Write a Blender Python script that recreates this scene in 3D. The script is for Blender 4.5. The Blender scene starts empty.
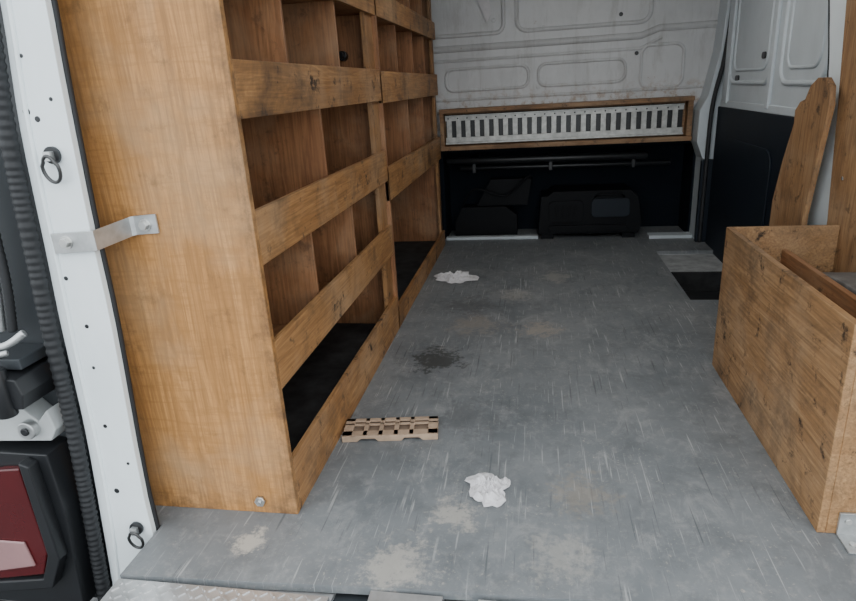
import bpy, bmesh, math, random
from mathutils import Vector, Matrix, noise
random.seed(4)
D=bpy.data
# ---------------------------------------------------------------- materials
def newmat(name):
    m=D.materials.new(name); m.use_nodes=True
    nt=m.node_tree; b=nt.nodes['Principled BSDF']
    return m,nt,b
def N(nt,t,**k):
    n=nt.nodes.new(t)
    for a,v in k.items(): setattr(n,a,v)
    return n
def coords(nt,scale=(1,1,1),rot=(0,0,0)):
    tc=N(nt,'ShaderNodeTexCoord'); mp=N(nt,'ShaderNodeMapping')
    mp.inputs['Scale'].default_value=scale; mp.inputs['Rotation'].default_value=rot
    nt.links.new(tc.outputs['Object'],mp.inputs['Vector']); return mp.outputs['Vector']
def noisen(nt,vec,scale,detail=4,rough=.55,dist=0):
    n=N(nt,'ShaderNodeTexNoise'); n.inputs['Scale'].default_value=scale; n.inputs['Detail'].default_value=detail
    n.inputs['Roughness'].default_value=rough; n.inputs['Distortion'].default_value=dist
    nt.links.new(vec,n.inputs['Vector']); return n.outputs['Fac']
def ramp(nt,fac,a,b,c0=(0,0,0,1),c1=(1,1,1,1)):
    r=N(nt,'ShaderNodeValToRGB'); r.color_ramp.elements[0].position=a; r.color_ramp.elements[1].position=b
    r.color_ramp.elements[0].color=(*c0[:3],1); r.color_ramp.elements[1].color=(*c1[:3],1)
    nt.links.new(fac,r.inputs['Fac']); return r.outputs['Color']
def mix(nt,fac,a,b,mode='MIX'):
    m=N(nt,'ShaderNodeMix',data_type='RGBA',blend_type=mode)
    for s,v in ((m.inputs[0],fac),(m.inputs[6],a),(m.inputs[7],b)):
        if isinstance(v,bpy.types.NodeSocket): nt.links.new(v,s)
        elif isinstance(v,(int,float)): s.default_value=v
        else: s.default_value=(*v,1) if len(v)==3 else v
    return m.outputs[2]
def math_(nt,op,a,b=None):
    m=N(nt,'ShaderNodeMath',operation=op)
    for i,v in enumerate((a,b)):
        if v is None: continue
        if isinstance(v,bpy.types.NodeSocket): nt.links.new(v,m.inputs[i])
        else: m.inputs[i].default_value=v
    return m.outputs[0]
def axisgate(nt,axis,a,b):
    tc=N(nt,'ShaderNodeTexCoord'); sp=N(nt,'ShaderNodeSeparateXYZ'); nt.links.new(tc.outputs['Object'],sp.inputs[0])
    mr=N(nt,'ShaderNodeMapRange'); nt.links.new(sp.outputs[axis],mr.inputs['Value'])
    mr.inputs['From Min'].default_value=a; mr.inputs['From Max'].default_value=b
    return mr.outputs[0]
def bump(nt,b,h,strength=.2,dist=.002):
    n=N(nt,'ShaderNodeBump'); n.inputs['Strength'].default_value=strength; n.inputs['Distance'].default_value=dist
    nt.links.new(h,n.inputs['Height']); nt.links.new(n.outputs['Normal'],b.inputs['Normal'])
def plain(name,col,rough=.5,metal=0,var=.12,scale=8,spec=.5):
    m,nt,b=newmat(name); v=coords(nt); f=noisen(nt,v,scale,5)
    c=mix(nt,ramp(nt,f,.3,.75),[x*(1-var) for x in col],[min(1,x*(1+var)) for x in col])
    nt.links.new(c,b.inputs['Base Color']); b.inputs['Roughness'].default_value=rough; b.inputs['Metallic'].default_value=metal
    b.inputs['Specular IOR Level'].default_value=spec
    return m
def wood(name,light,dark,axis,smudge=.35,figure=False):
    m,nt,b=newmat(name)
    ax={'x':(1.6,16,16),'y':(16,1.6,16),'z':(16,16,1.6)}[axis]
    g=noisen(nt,coords(nt,ax),1.0,5,.62,1.2)
    ring=N(nt,'ShaderNodeMath',operation='SINE'); nt.links.new(math_(nt,'MULTIPLY',g,46.0),ring.inputs[0])
    rg=math_(nt,'ADD',math_(nt,'MULTIPLY',ring.outputs[0],.5),.5)
    c=mix(nt,ramp(nt,g,.34,.64),dark,light)
    c=mix(nt,math_(nt,'MULTIPLY',rg,.38),c,[x*.60 for x in dark])
    s2=tuple(q*9 if q>5 else q*3 for q in ax)
    g2=noisen(nt,coords(nt,s2),1.0,3,.6,.1)
    c=mix(nt,math_(nt,'MULTIPLY',ramp(nt,g2,.42,.66),.55),c,[x*.45 for x in dark])
    if figure:
        g3=noisen(nt,coords(nt,(9,9,75)),1.0,4,.6,.8)
        c=mix(nt,math_(nt,'MULTIPLY',ramp(nt,g3,.48,.62),.42),c,[x*.70 for x in dark])
    pale=noisen(nt,coords(nt,(2,2,2)),1.6,5,.6,.2)
    c=mix(nt,math_(nt,'MULTIPLY',ramp(nt,pale,.46,.66),.32),c,(.48,.35,.22))
    sm=noisen(nt,coords(nt),4.5,6,.7,.4)
    c=mix(nt,math_(nt,'MULTIPLY',ramp(nt,sm,.50,.72),smudge),c,(.05,.032,.02))
    sm2=noisen(nt,coords(nt,(1,1,1),(.3,.5,.1)),13,6,.75,.2)
    c=mix(nt,math_(nt,'MULTIPLY',ramp(nt,sm2,.57,.67),min(1,smudge*1.6)),c,(.035,.022,.014))
    if figure:   # handling dirt along the front edge and foot of the panel
        e=math_(nt,'MAXIMUM',axisgate(nt,'X',-.645,-.585),axisgate(nt,'Z',.10,-.01))
        e=math_(nt,'MULTIPLY',e,ramp(nt,noisen(nt,coords(nt),17,6,.75),.40,.62))
        c=mix(nt,math_(nt,'MULTIPLY',e,.75),c,(.07,.040,.022))
    nt.links.new(c,b.inputs['Base Color']); b.inputs['Roughness'].default_value=.6
    bump(nt,b,g2,.2,.001)
    return m
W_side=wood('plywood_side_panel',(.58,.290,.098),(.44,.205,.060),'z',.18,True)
W_lip=wood('plywood_lip',(.49,.255,.098),(.33,.155,.053),'y',.8)
W_lip_v=wood('plywood_upright',(.45,.23,.088),(.31,.145,.05),'z',.55)
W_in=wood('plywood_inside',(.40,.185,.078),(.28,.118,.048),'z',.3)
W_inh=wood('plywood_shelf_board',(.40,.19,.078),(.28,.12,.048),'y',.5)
W_box=wood('plywood_box',(.46,.265,.122),(.33,.175,.073),'y',.75)
W_boxz=wood('plywood_lining',(.44,.25,.115),(.32,.165,.073),'z',.5)
W_frame=wood('pine_frame',(.36,.19,.085),(.22,.11,.045),'x',.7)
rubber=plain('black_rubber',(.016,.017,.019),.6)
mat_r=plain('rubber_liner',(.030,.030,.031),.8,0,.5,14,.3)
blackp=plain('black_plastic',(.012,.013,.015),.38)
caseblack=plain('black_case_plastic',(.0035,.004,.0055),.55,spec=.18)
navy=plain('dark_trim_panel',(.007,.012,.020),.55,spec=.35)
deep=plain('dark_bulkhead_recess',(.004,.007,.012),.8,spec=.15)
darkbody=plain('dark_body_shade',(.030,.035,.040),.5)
galv=plain('galvanised_steel',(.50,.51,.51),.38,.75,.2,30)
track=plain('track_steel',(.50,.50,.48),.42,.35,.25,30)
alu=plain('aluminium_tread',(.60,.60,.60),.35,.7,.2,20)
silver=plain('zinc_bolt',(.62,.62,.60),.3,.9)
tissue=plain('white_tissue',(.66,.64,.65),.9,0,.08,40)
red=plain('red_lens',(.07,.006,.008),.15)
brownp=plain('tan_plastic',(.42,.30,.21),.7,0,.2,25)
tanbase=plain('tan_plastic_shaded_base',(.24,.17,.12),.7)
whitep=plain('pale_plastic',(.45,.47,.47),.4)
pinkp=plain('pale_pink_lens',(.30,.17,.17),.2)
asphalt=plain('asphalt',(.10,.10,.10),.9,0,.4,60)
greyplate=plain('grey_step_plate',(.36,.37,.37),.6,0,.3,20)
archp=plain('dusty_arch',(.16,.15,.14),.7,0,.4,20)
def paint(name,col,rust=0,grime=.25):
    m,nt,b=newmat(name); f=noisen(nt,coords(nt,(1,1,.6)),5,7,.65,.3)
    c=mix(nt,math_(nt,'MULTIPLY',ramp(nt,f,.42,.75),grime),col,[x*.45 for x in col])
    if rust:
        f3=noisen(nt,coords(nt,(5,1,.9)),3.5,6,.7,.3)
        c=mix(nt,math_(nt,'MULTIPLY',ramp(nt,f3,.52,.68),.32),c,(.24,.22,.19))
        r=noisen(nt,coords(nt),22,5,.7)
        k=math_(nt,'MULTIPLY',ramp(nt,r,.50,.64),axisgate(nt,'Z',.99,.87))
        c=mix(nt,math_(nt,'MULTIPLY',k,.7),c,(.30,.17,.075))
        r2=noisen(nt,coords(nt),16,3,.5); c=mix(nt,math_(nt,'MULTIPLY',ramp(nt,r2,.73,.76),.6),c,(.25,.13,.06))
    nt.links.new(c,b.inputs['Base Color']); b.inputs['Roughness'].default_value=.38
    return m
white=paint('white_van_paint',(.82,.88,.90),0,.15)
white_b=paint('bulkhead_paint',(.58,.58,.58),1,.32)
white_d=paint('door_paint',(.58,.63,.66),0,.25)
def floormat():
    m,nt,b=newmat('worn_grey_floor')
    f=noisen(nt,coords(nt),3.2,8,.68,.3)
    c=mix(nt,ramp(nt,f,.3,.7),(.130,.143,.153),(.220,.230,.236))
    f2=noisen(nt,coords(nt),26,6,.75)
    c=mix(nt,math_(nt,'MULTIPLY',ramp(nt,f2,.52,.75),.45),c,(.37,.36,.34))
    f4=noisen(nt,coords(nt),9,7,.75,.3)
    c=mix(nt,math_(nt,'MULTIPLY',ramp(nt,f4,.50,.70),.50),c,(.080,.087,.093))
    f5=noisen(nt,coords(nt,(1.6,1,1),(0,0,.4)),5.5,7,.78,.6)
    c=mix(nt,math_(nt,'MULTIPLY',ramp(nt,f5,.53,.66),.42),c,(.36,.36,.355))
    # fine sawdust specks
    sp=noisen(nt,coords(nt),95,3,.7); sg=noisen(nt,coords(nt),3.7,4,.6)
    c=mix(nt,math_(nt,'MULTIPLY',math_(nt,'MULTIPLY',ramp(nt,sp,.60,.68),ramp(nt,sg,.42,.62)),.6),c,(.46,.42,.36))
    light=(.43,.43,.42); dk=(.05,.055,.06)
    for rot,sc,st,col in ((.22,(95,2.6,1),.60,light),(-.6,(105,3.2,1),.60,light),(.85,(95,2.5,1),.55,dk),(1.35,(110,3.4,1),.55,light),(-.25,(100,2.3,1),.6,dk),(.5,(150,6,1),.6,light),(-1.1,(110,4.0,1),.5,light),(-1.5,(110,4.0,1),.4,dk)):
        s=noisen(nt,coords(nt,sc,(0,0,rot)),1,2,.5,.25)
        gate=noisen(nt,coords(nt,(1,1,1),(0,0,rot)),4.3+rot,3,.5)
        k=math_(nt,'MULTIPLY',ramp(nt,s,.665,.70),ramp(nt,gate,.49,.57))
        c=mix(nt,math_(nt,'MULTIPLY',k,st),c,col)
    tc=N(nt,'ShaderNodeTexCoord')
    nz=noisen(nt,coords(nt),14,5,.7)
    nz2=noisen(nt,coords(nt),60,4,.7)
    def patch(c,x,y,r,col,st,soft=.6,yr=1.0):
        d=N(nt,'ShaderNodeVectorMath',operation='SUBTRACT'); nt.links.new(tc.outputs['Object'],d.inputs[0]); d.inputs[1].default_value=(x,y,0)
        s=N(nt,'ShaderNodeVectorMath',operation='MULTIPLY'); nt.links.new(d.outputs[0],s.inputs[0]); s.inputs[1].default_value=(1/r,yr/r,0)
        l=N(nt,'ShaderNodeVectorMath',operation='LENGTH'); nt.links.new(s.outputs[0],l.inputs[0])
        v=math_(nt,'ADD',l.outputs['Value'],math_(nt,'MULTIPLY',math_(nt,'SUBTRACT',nz,.5),3.0))
        v=math_(nt,'ADD',v,math_(nt,'MULTIPLY',math_(nt,'SUBTRACT',nz2,.5),2.6))
        k=ramp(nt,v,1-soft,1.0 ,(1,1,1,1),(0,0,0,1))
        return mix(nt,math_(nt,'MULTIPLY',k,st),c,col)
    dust=(.50,.46,.40)
    for p in ((-.195,1.235,.065,dust,.55),(-.307,1.056,.085,dust,.55),(-.674,1.10,.045,dust,.8),(.02,2.45,.09,(.38,.32,.26),.55),
              (-.26,2.5,.12,(.32,.27,.22),.45),(-.1,2.9,.10,dust,.28),(-.38,2.13,.11,(.05,.052,.05),.85,.45),(.12,1.35,.09,(.30,.25,.19),.4),
              (-.2,1.7,.12,(.07,.075,.08),.4),(-.3,2.75,.14,(.07,.07,.07),.45),(.1,3.2,.10,dust,.3),(.05,1.12,.08,dust,.3)):
        c=patch(c,*p)
    nt.links.new(c,b.inputs['Base Color'])
    rr=ramp(nt,f,.3,.7,(.40,.40,.40,1),(.60,.60,.60,1)); nt.links.new(rr,b.inputs['Roughness'])
    bump(nt,b,f2,.15,.001)
    return m
floorm=floormat()
# ---------------------------------------------------------------- mesh builder
class B:
    def __init__(s): s.bm=bmesh.new(); s.mats=[]
    def mi(s,m):
        if m not in s.mats: s.mats.append(m)
        return s.mats.index(m)
    def _f(s,vs,m,smooth=False):
        try: f=s.bm.faces.new(vs)
        except ValueError: return
        f.material_index=s.mi(m); f.smooth=smooth
    def hull(s,bot,top,m):
        a=[s.bm.verts.new(p) for p in bot]; b=[s.bm.verts.new(p) for p in top]; n=len(a)
        s._f(a[::-1],m); s._f(b,m)
        for i in range(n): s._f([a[i],a[(i+1)%n],b[(i+1)%n],b[i]],m)
    def box(s,x0,x1,y0,y1,z0,z1,m,rz=0,rx=0,ry=0):
        P=[Vector(p) for p in ((x0,y0,z0),(x1,y0,z0),(x1,y1,z0),(x0,y1,z0))]; Q=[p+Vector((0,0,z1-z0)) for p in P]
        if rz or rx or ry:
            c=Vector(((x0+x1)/2,(y0+y1)/2,(z0+z1)/2)); R=Matrix.Rotation(rz,3,'Z')@Matrix.Rotation(rx,3,'X')@Matrix.Rotation(ry,3,'Y')
            P=[c+R@(p-c) for p in P]; Q=[c+R@(p-c) for p in Q]
        s.hull(P,Q,m)
    def prism(s,poly,axis,a0,a1,m):
        def mk(p,a):
            return {'x':(a,p[0],p[1]),'y':(p[0],a,p[1]),'z':(p[0],p[1],a)}[axis]
        s.hull([mk(p,a0) for p in poly],[mk(p,a1) for p in poly],m)
    def tube(s,path,r,m,closed=False,seg=8,flat=None):
        P=[Vector(p) for p in path]; n=len(P); rings=[]
        rr=r if isinstance(r,(list,tuple)) else [r]*n
        for i,p in enumerate(P):
            if closed: t=P[(i+1)%n]-P[i-1]
            else: t=P[min(i+1,n-1)]-P[max(i-1,0)]
            t.normalize(); up=Vector((0,0,1)) if abs(t.z)<.9 else Vector((0,1,0))
            a=t.cross(up).normalized(); b=a.cross(t)
            if closed or flat:
                w=Vector(flat or (0,1,0)); a=t.cross(w).normalized(); b=w
            rings.append([s.bm.verts.new(p+(a*math.cos(q)+b*math.sin(q))*rr[i]) for q in [2*math.pi*k/seg for k in range(seg)]])
        for i in range(n if closed else n-1):
            A=rings[i]; C=rings[(i+1)%n]
            for k in range(seg): s._f([A[k],A[(k+1)%seg],C[(k+1)%seg],C[k]],m,True)
        if not closed: s._f(rings[0][::-1],m); s._f(rings[-1],m)
    def cyl(s,p0,p1,r,m,seg=20): s.tube([p0,p1],r,m,seg=seg)
    def finish(s,name,bev=.0015,shade=False):
        bmesh.ops.recalc_face_normals(s.bm,faces=s.bm.faces)
        me=D.meshes.new(name); s.bm.to_mesh(me); s.bm.free()
        for m in s.mats: me.materials.append(m)
        o=D.objects.new(name,me); bpy.context.collection.objects.link(o)
        if bev:
            md=o.modifiers.new('bev','BEVEL'); md.width=bev; md.segments=2; md.limit_method='ANGLE'; md.angle_limit=math.radians(40)
        return o
def rrect(cx,cy,w,h,r,n=5):
    out=[]
    for (sx,sy,rev) in ((1,1,0),(-1,1,1),(-1,-1,0),(1,-1,1)):
        ks=range(n+1)
        for k in (reversed(ks) if rev else ks):
            a=math.radians(90*k/n); out.append((cx+sx*(w/2-r+r*math.cos(a)),cy+sy*(h/2-r+r*math.sin(a))))
    return out
def smooth(pts,n=8):
    P=[Vector(p) for p in pts]; out=[]
    for i in range(len(P)-1):
        p0=P[max(i-1,0)];p1=P[i];p2=P[i+1];p3=P[min(i+2,len(P)-1)]
        for k in range(n):
            t=k/n; out.append(.5*((2*p1)+(p2-p0)*t+(2*p0-5*p1+4*p2-p3)*t*t+(3*p1-p0-3*p2+p3)*t**3))
    out.append(P[-1]); return out
# ---------------------------------------------------------------- floor
b=B()
b.prism([(-.925,.962),(-.3,.988),(.1,1.0),(.71,.995),(.71,1.13),(-.925,1.13)],'z',-.02,0,floorm)
b.box(-1.08,.71,1.13,4.40,-.02,0,floorm)
b.box(.71,1.08,.995,2.83,-.02,0,floorm)
b.box(.71,1.08,3.70,4.40,-.02,0,floorm)
b.finish('floor',0)
b=B()
b.box(.71,1.08,2.83,3.70,-.16,-.13,rubber)
b.box(.71,1.08,3.34,3.70,-.03,-.02,greyplate)
b.box(.71,1.08,3.33,3.345,-.13,-.02,mat_r)
b.box(.70,.712,2.83,3.70,-.13,-.001,blackp)
b.box(.71,1.08,2.815,2.83,-.13,-.021,blackp)
b.finish('trim_step_well',.003)
b=B()
for (x0,x1) in ((-.925,-.43),(-.345,-.19),(-.115,1.0)):
    b.box(x0,x1,.86,1.0,-.036,-.024,alu)
    b.box(x0,x1,.86,.957 if x0<-.8 else .983,-.024,-.0045,alu)
    x=x0+.012; j=0
    while x<x1-.012:
        for i in range(5):
            y=.868+i*.020
            b.box(x-.008,x+.008,y-.002,y+.002,-.0045,-.002,alu,rz=(.78 if (i+j)%2 else -.78))
        x+=.02; j+=1
b.box(-.925,1.05,.84,1.0,-.20,-.036,darkbody)
b.finish('trim_tread_plate',0)
b=B(); b.box(-9,9,-8,8,-.62,-.55,asphalt); b.finish('ground',0)
# ---------------------------------------------------------------- shelving
def side(b,y0,y1,m,full=True):
    b.prism([(-1.02,0),(-.59,0),(-.59,1.5),(-.955,1.5)],'y',y0,y1,m)
def backx(z): return -1.02+.043*z
def shelves(name,y0,y1,rows,lips,up,floorz):
    b=B()
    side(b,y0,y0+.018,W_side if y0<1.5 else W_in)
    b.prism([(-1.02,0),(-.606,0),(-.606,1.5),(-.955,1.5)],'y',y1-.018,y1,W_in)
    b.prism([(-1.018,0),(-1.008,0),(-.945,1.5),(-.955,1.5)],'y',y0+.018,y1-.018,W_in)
    b.box(backx(1.5)+.01,-.606,y0+.018,y1-.018,1.485,1.5,W_inh)
    for z,top,divs in rows:
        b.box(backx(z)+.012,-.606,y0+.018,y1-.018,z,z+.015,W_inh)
        for y in divs:
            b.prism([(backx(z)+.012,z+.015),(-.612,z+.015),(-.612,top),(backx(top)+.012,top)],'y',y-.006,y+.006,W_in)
    for z0,z1 in lips: b.box(-.605,-.59,y0+(.018 if y0<1.5 else 0),y1,z0,z1,W_lip)
    for (a,c) in up: b.box(-.624,-.6055,a,c,.0,1.49,W_lip_v)
    b.box(-1.0,-.607,y0+.02,y1-.02,floorz,floorz+.012,mat_r)
    return b.finish(name,.0015)
o1=shelves('shelving_unit',1.20,2.45,[(.962,1.27,(1.57,2.01)),(.652,.962,(1.775,)),(.350,.652,(1.585,1.99)),(1.27,1.485,(1.57,2.01))],
   [(.96,1.075),(.65,.77),(.345,.467),(0,.15),(1.265,1.36)],[(2.35,2.449)],.02)
o2=shelves('shelving_unit.001',2.452,3.94,[(.957,1.27,(2.90,3.29,3.64)),(.585,.957,(3.07,3.5)),(1.27,1.485,(2.9,3.29,3.64))],
   [(.95,1.07),(.565,.70),(0,.10),(1.265,1.36)],[(2.453,2.49),(3.89,3.939)],.02)
b=B()
b.cyl((-.684,1.199,.038),(-.684,1.190,.038),.014,silver,6); b.cyl((-.684,1.2,.038),(-.684,1.184,.038),.006,galv,12)
b.finish('floor_fixing_bolt',0)
b=B(); b.cyl((-.72,2.430,1.13),(-.72,2.40,1.13),.018,blackp,16); b.cyl((-.72,2.40,1.13),(-.72,2.385,1.13),.012,blackp,16)
b.finish('shelf_knob',.002)
# ---------------------------------------------------------------- bulkhead
b=B()
b.box(-1.08,1.08,4.10,4.13,.60,1.80,white_b)
def emb(cx,cz,w,h,r,t=.014): b.tube([(p[0],4.103,p[1]) for p in rrect(cx,cz,w,h,r)],t,white_b,closed=True,flat=(0,1,0))
emb(.28,1.42,.78,.26,.06); emb(-.42,1.42,.46,.26,.05)
emb(-.30,1.03,.52,.13,.05,.011); emb(.28,1.03,.52,.13,.05,.011); emb(.75,1.04,.24,.24,.05,.011)
b.tube([(-1.05,4.105,1.215),(.62,4.105,1.215),(.72,4.105,1.25),(1.05,4.105,1.25)],.022,white_b)
b.tube([(-1.05,4.105,1.145),(.62,4.105,1.145),(.74,4.105,1.20)],.012,white_b)
b.tube([(-1.05,4.105,.91),(1.05,4.105,.91)],.012,white_b)
for x,z in ((-.25,1.36),(.05,1.30),(.5,1.34),(-.1,1.10),(.6,1.12),(.02,.96)): b.cyl((x,4.1,z),(x,4.094,z),.012,blackp if x>.4 else white_b,14)
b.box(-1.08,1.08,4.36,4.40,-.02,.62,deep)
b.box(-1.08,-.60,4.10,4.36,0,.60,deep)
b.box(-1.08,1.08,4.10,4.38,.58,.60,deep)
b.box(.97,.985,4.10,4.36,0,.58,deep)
b.finish('wall_front',.003)
b=B(); b.prism([(-.36,1.52),(-.28,1.52),(-.26,1.40),(-.29,1.35),(-.31,1.40)],'y',4.080,4.083,tissue); b.finish('hanging_label',0)
b=B()
b.box(-.60,.93,4.0,4.10,.835,.86,W_frame); b.box(-.60,.93,4.0,4.10,.605,.632,W_frame)
b.box(-.60,-.575,4.02,4.10,.632,.835,W_frame); b.box(.90,.93,4.02,4.10,.632,.835,W_frame)
b.box(-.575,.90,4.085,4.10,.632,.835,W_frame)
b.box(-.57,.885,4.055,4.062,.785,.815,track); b.box(-.57,.885,4.055,4.062,.650,.682,track)
b.box(-.57,.885,4.042,4.055,.812,.820,track); b.box(-.57,.885,4.035,4.055,.640,.652,track)
b.box(-.57,.885,4.078,4.084,.643,.822,blackp)
x=-.56
while x<.88:
    b.box(x,x+.032,4.053,4.062,.682,.785,track); x+=.060
for i in range(24): b.cyl((-.55+i*.061,4.056,.80),(-.55+i*.061,4.052,.80),.005,blackp,8)
b.finish('load_lashing_rail',.0015)
b=B()
b.cyl((-.58,4.12,.525),(.70,4.12,.515),.024,blackp,16)
b.cyl((-.50,4.16,.47),(.85,4.16,.46),.015,blackp,12)
for x in (-.4,.1,.62): b.box(x-.012,x+.012,4.13,4.34,.44,.54,blackp)
b.finish('seat_base_tube',.003)
b=B()
b.prism([(.02,.03),(.66,.03),(.68,.10),(.65,.27),(.60,.31),(.12,.31),(.08,.28),(.04,.28)],'y',4.06,4.32,caseblack)
b.prism(rrect(.20,.18,.22,.14,.03),'y',4.045,4.06,caseblack); b.prism(rrect(.48,.20,.24,.12,.03),'y',4.045,4.06,navy)
b.prism(rrect(.34,.07,.5,.04,.018),'y',4.035,4.06,caseblack)
for i in range(4): b.box(.13+i*.04,.145+i*.04,4.038,4.045,.14,.22,caseblack)
b.tube([(.38,4.05,.27),(.40,4.02,.29),(.54,4.02,.29),(.56,4.05,.27)],.007,caseblack)
b.box(.04,.12,4.05,4.2,0,.03,caseblack); b.box(.56,.64,4.05,4.2,0,.03,caseblack)
b.finish('storage_case',.007)
b=B()
b.prism([(-.55,0),(-.12,0),(-.12,.14),(-.2,.2),(-.5,.2),(-.55,.1)],'y',4.18,4.3,caseblack)
b.prism([(-.4,.2),(-.05,.2),(-.02,.38),(-.3,.38)],'y',4.22,4.3,caseblack)
b.tube(smooth([(-.5,4.17,.2),(-.4,4.14,.33),(-.2,4.15,.28),(-.05,4.15,.4),(-.02,4.17,.38)]),.008,caseblack)
b.finish('tool_bag',.01)
b=B(); b.box(-.60,.02,4.05,4.10,0,.020,white_d); b.box(.72,.98,4.00,4.09,0,.022,white_d)
b.finish('baseboard_front',.004)
# ---------------------------------------------------------------- right wall
b=B()
b.prism([(.985,0),(1.10,0),(1.12,1.8),(1.06,1.8),(1.045,1.35),(1.03,1.1),(.985,.86),(.945,.78),(.945,.60),(.985,.5)],'y',3.93,4.10,white_d)
b.box(.975,1.10,3.90,3.935,.0,.50,navy)
b.tube(smooth([(1.075,3.90,1.8),(1.065,3.90,1.35),(1.045,3.90,1.05),(1.005,3.90,.80),(1.00,3.90,.4),(1.0,3.90,0)]),.013,rubber)
b.box(1.10,1.14,2.2,3.95,-.1,1.8,white_d)
b.finish('wall_right',.004)
b=B()
b.box(1.03,1.10,2.42,3.88,-.12,.80,navy)
b.box(1.045,1.10,2.42,3.88,.80,1.8,white_d)
def embx(cy,cz,w,h,r,t=.012,m=white_d): b.tube([(1.045,p[0],p[1]) for p in rrect(cy,cz,w,h,r)],t,m,closed=True,flat=(1,0,0))
embx(3.45,1.22,.62,.58,.08); embx(2.80,1.22,.45,.58,.08); embx(3.45,1.22,.50,.46,.06,.008); embx(2.8,1.22,.33,.46,.06,.008)
b.box(1.03,1.045,3.10,3.14,.82,1.8,white_d); b.box(1.03,1.045,3.74,3.78,.82,1.8,white_d)
b.box(1.035,1.045,2.45,3.86,.80,.835,white_d)
b.prism(rrect(3.45,1.38,.10,.05,.02),'x',1.038,1.046,blackp); b.prism(rrect(3.25,1.05,.05,.03,.012),'x',1.038,1.046,blackp); b.prism(rrect(3.62,.95,.06,.03,.012),'x',1.038,1.046,blackp)
b.prism(rrect(3.3,.45,.7,.4,.08),'x',1.02,1.03,navy)
b.finish('door_1',.005)
b=B()
b.prism([(2.17,0),(2.42,0),(2.41,.45),(2.40,.70),(2.41,.95),(2.47,1.15),(2.60,1.5),(2.7,1.8),(2.17,1.8)],'x',.985,1.03,white)
b.tube(smooth([(.99,2.425,0),(.99,2.415,.45),(.99,2.405,.70),(.99,2.415,.95),(.99,2.475,1.15),(.99,2.605,1.5)]),.008,rubber)
b.box(.99,1.14,.98,2.18,0,1.8,white_d)
b.finish('pillar_right',.006)
b=B(); b.prism([(1.0,0),(2.20,0),(2.21,.5),(2.26,.85),(2.31,1.15),(2.40,1.75),(1.0,1.75)],'x',.965,.982,W_boxz)
for z in (.65,.95,1.25): b.cyl((.965,2.15,z),(.962,2.15,z),.006,silver,10)
b.finish('trim_plywood_lining',.002)
b=B()
pts=[(2.60,0),(2.60,.50),(2.55,.66),(2.49,.80),(2.495,.845),(2.46,.875),(2.42,.885),(2.39,.93),(2.34,.955),(2.28,.955),(2.24,.93),(2.225,.87),(2.25,.75),(2.28,.60),(2.30,.5),(2.30,0)]
b.prism(pts,'x',.925,.943,W_boxz); b.finish('plywood_gusset_board',.002)
b=B()
zt=.505
b.box(.627,.645,1.25,2.13,0,zt,W_box)
b.box(.645,.964,1.25,1.268,0,zt,W_box)
b.box(.645,.964,2.112,2.13,0,zt,W_box)
b.box(.645,.964,1.268,2.112,.30,.315,W_inh)
b.box(.80,.818,1.268,2.112,.315,.43,W_inh)
b.finish('plywood_storage_box',.002)
b=B()
b.prism([(1.69-.36*math.cos(math.pi*k/16),.316+.12*math.sin(math.pi*k/16)) for k in range(17)],'x',.825,.962,archp); b.finish('wheel_arch_cover',.004)
b=B()
b.box(.665,.735,1.243,1.2495,.0,.060,galv); b.box(.665,.735,1.185,1.2495,.0005,.005,galv)
for x in (.683,.717):
    b.cyl((x,1.243,.04),(x,1.239,.04),.007,silver,12); b.cyl((x,1.21,.005),(x,1.21,.009),.007,silver,12)
b.finish('angle_bracket',.001)
# ---------------------------------------------------------------- left wall, ceiling
b=B(); b.box(-1.14,-1.08,1.17,4.4,-.1,1.8,white_d); b.finish('wall_left',.0)
b=B(); b.box(-1.14,1.14,1.05,4.4,1.80,1.84,white_d)
for y in (1.6,2.3,3.0,3.7): b.box(-1.05,1.05,y,y+.06,1.775,1.80,white_d)
b.finish('ceiling',.0)
# ---------------------------------------------------------------- rear left pillar
L=smooth([(-.955,0,1.40),(-.972,0,1.18),(-1.0,0,.967),(-1.017,0,.723),(-1.03,0,.541),(-1.042,0,.287),(-1.072,0,-.03),(-1.095,0,-.25)],4)
R=smooth([(-.868,0,1.40),(-.877,0,1.189),(-.886,0,1.053),(-.90,0,.763),(-.906,0,.542),(-.93,0,.155),(-.933,0,-.03),(-.95,0,-.07),(-1.02,0,-.25)],4)
b=B()
def strip(b,L,R,y0,y1,m,ins=0):
    n=min(len(L),len(R)); L=[L[round(i*(len(L)-1)/(n-1))] for i in range(n)]; R=[R[round(i*(len(R)-1)/(n-1))] for i in range(n)]
    V=[[b.bm.verts.new((p.x,y,p.z)) for p in A] for A,y in ((L,y0),(R,y0),(R,y1),(L,y1))]
    for i in range(n-1):
        for j in range(4): b._f([V[j][i],V[(j+1)%4][i],V[(j+1)%4][i+1],V[j][i+1]],m)
    for e in (0,n-1): b._f([V[j][e] for j in range(4)],m)
strip(b,L,R,1.10,1.116,white)
ridge=[l*.80+r*.20 for l,r in zip(L,[R[round(i*(len(R)-1)/(len(L)-1))] for i in range(len(L))])]
b.tube([(p.x,1.100,p.z) for p in ridge],.006,white)
for x,z,r in ((-.955,1.10,.004),(-.975,1.0,.008),(-.955,.985,.006),(-.915,1.02,.004),(-.985,.66,.005),(-.965,.55,.005),(-.975,.45,.004),(-.985,.30,.005),(-1.0,.12,.007),(-.95,.20,.004)):
    b.cyl((x,1.101,z),(x,1.0985,z),r,blackp,12)
b.finish('pillar_rear',.005)
b=B(); b.tube([(p.x-.001,1.122,p.z) for p in R[:-3]],.007,rubber); b.finish('trim_inner_seal',0)
b=B(); SL=smooth([(p.x-.016,1.085,p.z) for p in L],6)
dense=[]
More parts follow.
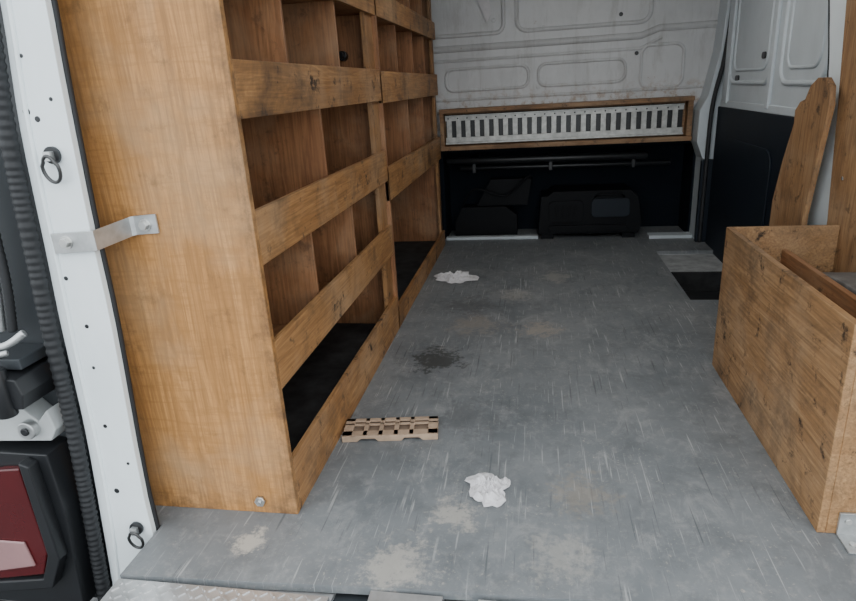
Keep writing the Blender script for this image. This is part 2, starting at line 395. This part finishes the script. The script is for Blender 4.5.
for i in range(len(SL)-1):
    k=max(1,int((SL[i+1]-SL[i]).length/.0035))
    for j in range(k): dense.append(SL[i].lerp(SL[i+1],j/k))
b.tube(dense,[.0175 if (i//2)%2 else .0155 for i in range(len(dense))],rubber,seg=10); b.finish('trim_door_seal',0)
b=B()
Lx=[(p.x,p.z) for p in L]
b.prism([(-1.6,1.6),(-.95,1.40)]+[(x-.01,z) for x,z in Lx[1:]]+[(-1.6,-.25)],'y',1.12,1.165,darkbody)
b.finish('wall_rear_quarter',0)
b=B()
b.tube(smooth([(-1.30,1.03,.60),(-1.18,1.02,.545),(-1.12,1.03,.53),(-1.075,1.05,.555)]),.009,galv)
b.tube(smooth([(-1.30,1.00,.55),(-1.16,1.0,.52),(-1.10,1.02,.52)]),.007,galv)
b.prism([(-1.35,.39),(-1.085,.395),(-1.075,.43),(-1.085,.465),(-1.16,.475),(-1.35,.475)],'y',1.0,1.12,blackp)
b.box(-1.25,-1.09,1.03,1.12,.475,.50,darkbody)
b.cyl((-1.125,1.0,.49),(-1.125,1.0,.38),.02,blackp,16)
b.finish('door_hinge',.004)
b=B()
b.prism([(-1.3,.36),(-1.16,.37),(-1.12,.33),(-1.09,.36),(-1.08,.31),(-1.10,.28),(-1.3,.27)],'y',1.06,1.12,whitep)
b.cyl((-1.14,1.06,.315),(-1.14,1.04,.315),.022,galv,16); b.cyl((-1.14,1.04,.315),(-1.14,1.035,.315),.01,blackp,12)
b.finish('door_check_latch',.004)
b=B()
for i in range(3):
    xs=-1.095-.028*i
    pth=smooth([(xs+.015,1.07,.95),(xs,1.07,.80),(xs-.01,1.07,.66),(xs-.03,1.07,.55)],20)
    b.tube(pth,[.011 if k%2 else .009 for k in range(len(pth))],rubber if i==0 else galv,seg=8)
b.finish('cable_conduit',0)
b=B()
b.prism([(-1.5,.26),(-1.105,.255),(-1.10,.10),(-1.115,-.05),(-1.13,-.20),(-1.5,-.20)],'y',1.04,1.12,blackp)
b.prism([(-1.155,.25),(-1.13,.24),(-1.125,-.02),(-1.17,-.11),(-1.40,-.15),(-1.40,-.12),(-1.19,-.085),(-1.155,-.01)],'y',1.01,1.04,blackp)
b.prism([(-1.168,.227),(-1.165,-.011),(-1.195,-.08),(-1.40,-.12),(-1.40,.20)],'y',1.02,1.04,red)
b.prism([(-1.215,.02),(-1.205,-.05),(-1.38,-.09),(-1.38,.02)],'y',1.014,1.02,pinkp)
b.finish('tail_light',.004)
b=B()
b.prism([(-1.5,-.21),(-1.15,-.21),(-.96,-.26),(-.9,-.45),(-1.5,-.45)],'y',.80,1.06,blackp)
b.finish('rear_bumper',.02)
def dring(name,x,z,s=1):
    b=B()
    b.cyl((x,1.099,z+.016),(x,1.090,z+.016),.017*s,blackp,18)
    b.box(x-.008,x+.008,1.078,1.092,z+.006,z+.024,galv)
    pts=[(x+.018*s*math.cos(t)*(1 if math.sin(t)<0.3 else .8),1.082-.004*math.sin(t),z-.010+.026*s*math.sin(t)) for t in [2*math.pi*k/24 for k in range(24)]]
    b.tube(pts,.0038,plainring,closed=True,flat=(0,1,0))
    return b.finish(name,.001)
plainring=plain('dark_steel_ring',(.10,.10,.10),.35,.8)
dring('lashing_ring',-.938,.900); dring('lashing_ring.001',-.968,.0)
b=B()
h=.021
def plate(pts,h,t,m):
    V=[]
    for (x,y,z) in pts:
        V.append([b.bm.verts.new(q) for q in ((x,y-t,z-h),(x,y,z-h),(x,y,z+h),(x,y-t,z+h))])
    for A,C in zip(V[:-1],V[1:]):
        for k in range(4): b._f([A[k],A[(k+1)%4],C[(k+1)%4],C[k]],m)
    b._f(V[0],m); b._f(V[-1],m)
plate([(-.985,1.094,.738),(-.896,1.094,.742),(-.888,1.097,.7425),(-.870,1.192,.750),(-.863,1.198,.751),(-.81,1.198,.754)],h,.005,galv)
for x,y,z in ((-.952,1.09,.741),(-.838,1.193,.752)):
    b.cyl((x,y,z),(x,y-.003,z),.014,silver,20); b.cyl((x,y-.003,z),(x,y-.012,z),.010,silver,6)
b.finish('wall_fixing_bracket',.001)
# ---------------------------------------------------------------- loose items
def tiss(name,cx,cy,w,h,seed,hz):
    b=B(); n=40
    K=12; rings=[]
    c=b.bm.verts.new((cx,cy,hz*.7))
    for k in range(1,K+1):
        row=[]
        for i in range(n):
            a=2*math.pi*i/n; ca,sa=math.cos(a),math.sin(a)
            edge=1+.75*noise.noise(Vector((ca*1.3+seed,sa*1.3,seed)))+.22*noise.noise(Vector((ca*4,sa*4,seed)))
            rad=(k/K)*edge
            fx,fy=ca*rad,sa*rad
            fold=abs(noise.noise(Vector((fx*2.2+seed,fy*2.2,3))))+.5*abs(noise.noise(Vector((fx*6,fy*6,seed))))
            z=.0025+hz*max(0,1-(k/K)**1.5)*(.15+1.9*fold)+.008*abs(noise.noise(Vector((fx*5,fy*5,seed))))
            row.append(b.bm.verts.new((cx+fx*w/2,cy+fy*h/2,z)))
        rings.append(row)
    for i in range(n): b._f([c,rings[0][i],rings[0][(i+1)%n]],tissue)
    for k in range(K-1):
        for i in range(n): b._f([rings[k][i],rings[k+1][i],rings[k+1][(i+1)%n],rings[k][(i+1)%n]],tissue)
    return b.finish(name,0)
tiss('crumpled_tissue',-.115,1.345,.115,.13,3,.030); tiss('crumpled_tissue.001',-.44,3.19,.24,.19,8,.03)
b=B()
X0,X1,Y0,Y1=-.145,.145,-.05,.05
def tb(*a): b.box(*a,brownp)
ztp=(.014,.020)
tb(X0,X1,Y1-.016,Y1,*ztp); tb(X0,X1,Y0,Y0+.026,*ztp); tb(X0,X1,.012,.020,*ztp)
for x,wd in ((-.145,.030),(-.083,.014),(-.036,.014),(.011,.014),(.058,.014),(.115,.030)): tb(x,x+wd,Y0,Y1,*ztp)
b.prism([(X0,0),(-.10,0),(-.088,.010),(-.045,.010),(-.035,0),(.035,0),(.045,.010),(.088,.010),(.10,0),(X1,0),(X1,.020),(X0,.020)],'y',Y0-.005,Y0,brownp)
tb(X0,X0+.006,Y0,Y1,0,.014); tb(X1-.006,X1,Y0,Y1,0,.014); tb(X0,X1,Y1-.005,Y1,0,.014)
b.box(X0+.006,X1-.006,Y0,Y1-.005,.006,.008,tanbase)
o=b.finish('plastic_vent_bracket',.001); o.location=(-.438,1.605,.0005); o.rotation_euler=(0,0,.13)
# ---------------------------------------------------------------- lights
w=D.worlds.new('sky'); bpy.context.scene.world=w; w.use_nodes=True
nt=w.node_tree; bg=nt.nodes['Background']; bg.inputs[0].default_value=(.90,.96,1.0,1); bg.inputs[1].default_value=3.0
l=D.lights.new('interior_fill','AREA'); l.energy=6; l.size=.4; l.color=(1,.97,.92)  # unseen fill light, added under the roof to brighten the load bay
o=D.objects.new('interior_fill',l); bpy.context.collection.objects.link(o); o.location=(.3,2.7,1.76)
# ---------------------------------------------------------------- camera
cam=D.cameras.new('camera'); co=D.objects.new('camera',cam); bpy.context.collection.objects.link(co)
cam.sensor_width=36; cam.lens=611/856*36; cam.clip_start=.02
d=Vector((107,-220,611)).normalized(); v=Vector((107,1750,611)).normalized()
r=Vector((v.y*d.z-v.z*d.y, v.z*d.x-v.x*d.z, v.x*d.y-v.y*d.x)).normalized()
right=Vector((r.x,d.x,-v.x)); down=Vector((r.y,d.y,-v.y)); fwd=Vector((r.z,d.z,-v.z))
mw=Matrix.Identity(4)
for i in range(3): mw[i][0]=right[i]; mw[i][1]=-down[i]; mw[i][2]=-fwd[i]
mw.translation=Vector((0,0,1)); co.matrix_world=mw
bpy.context.scene.camera=co
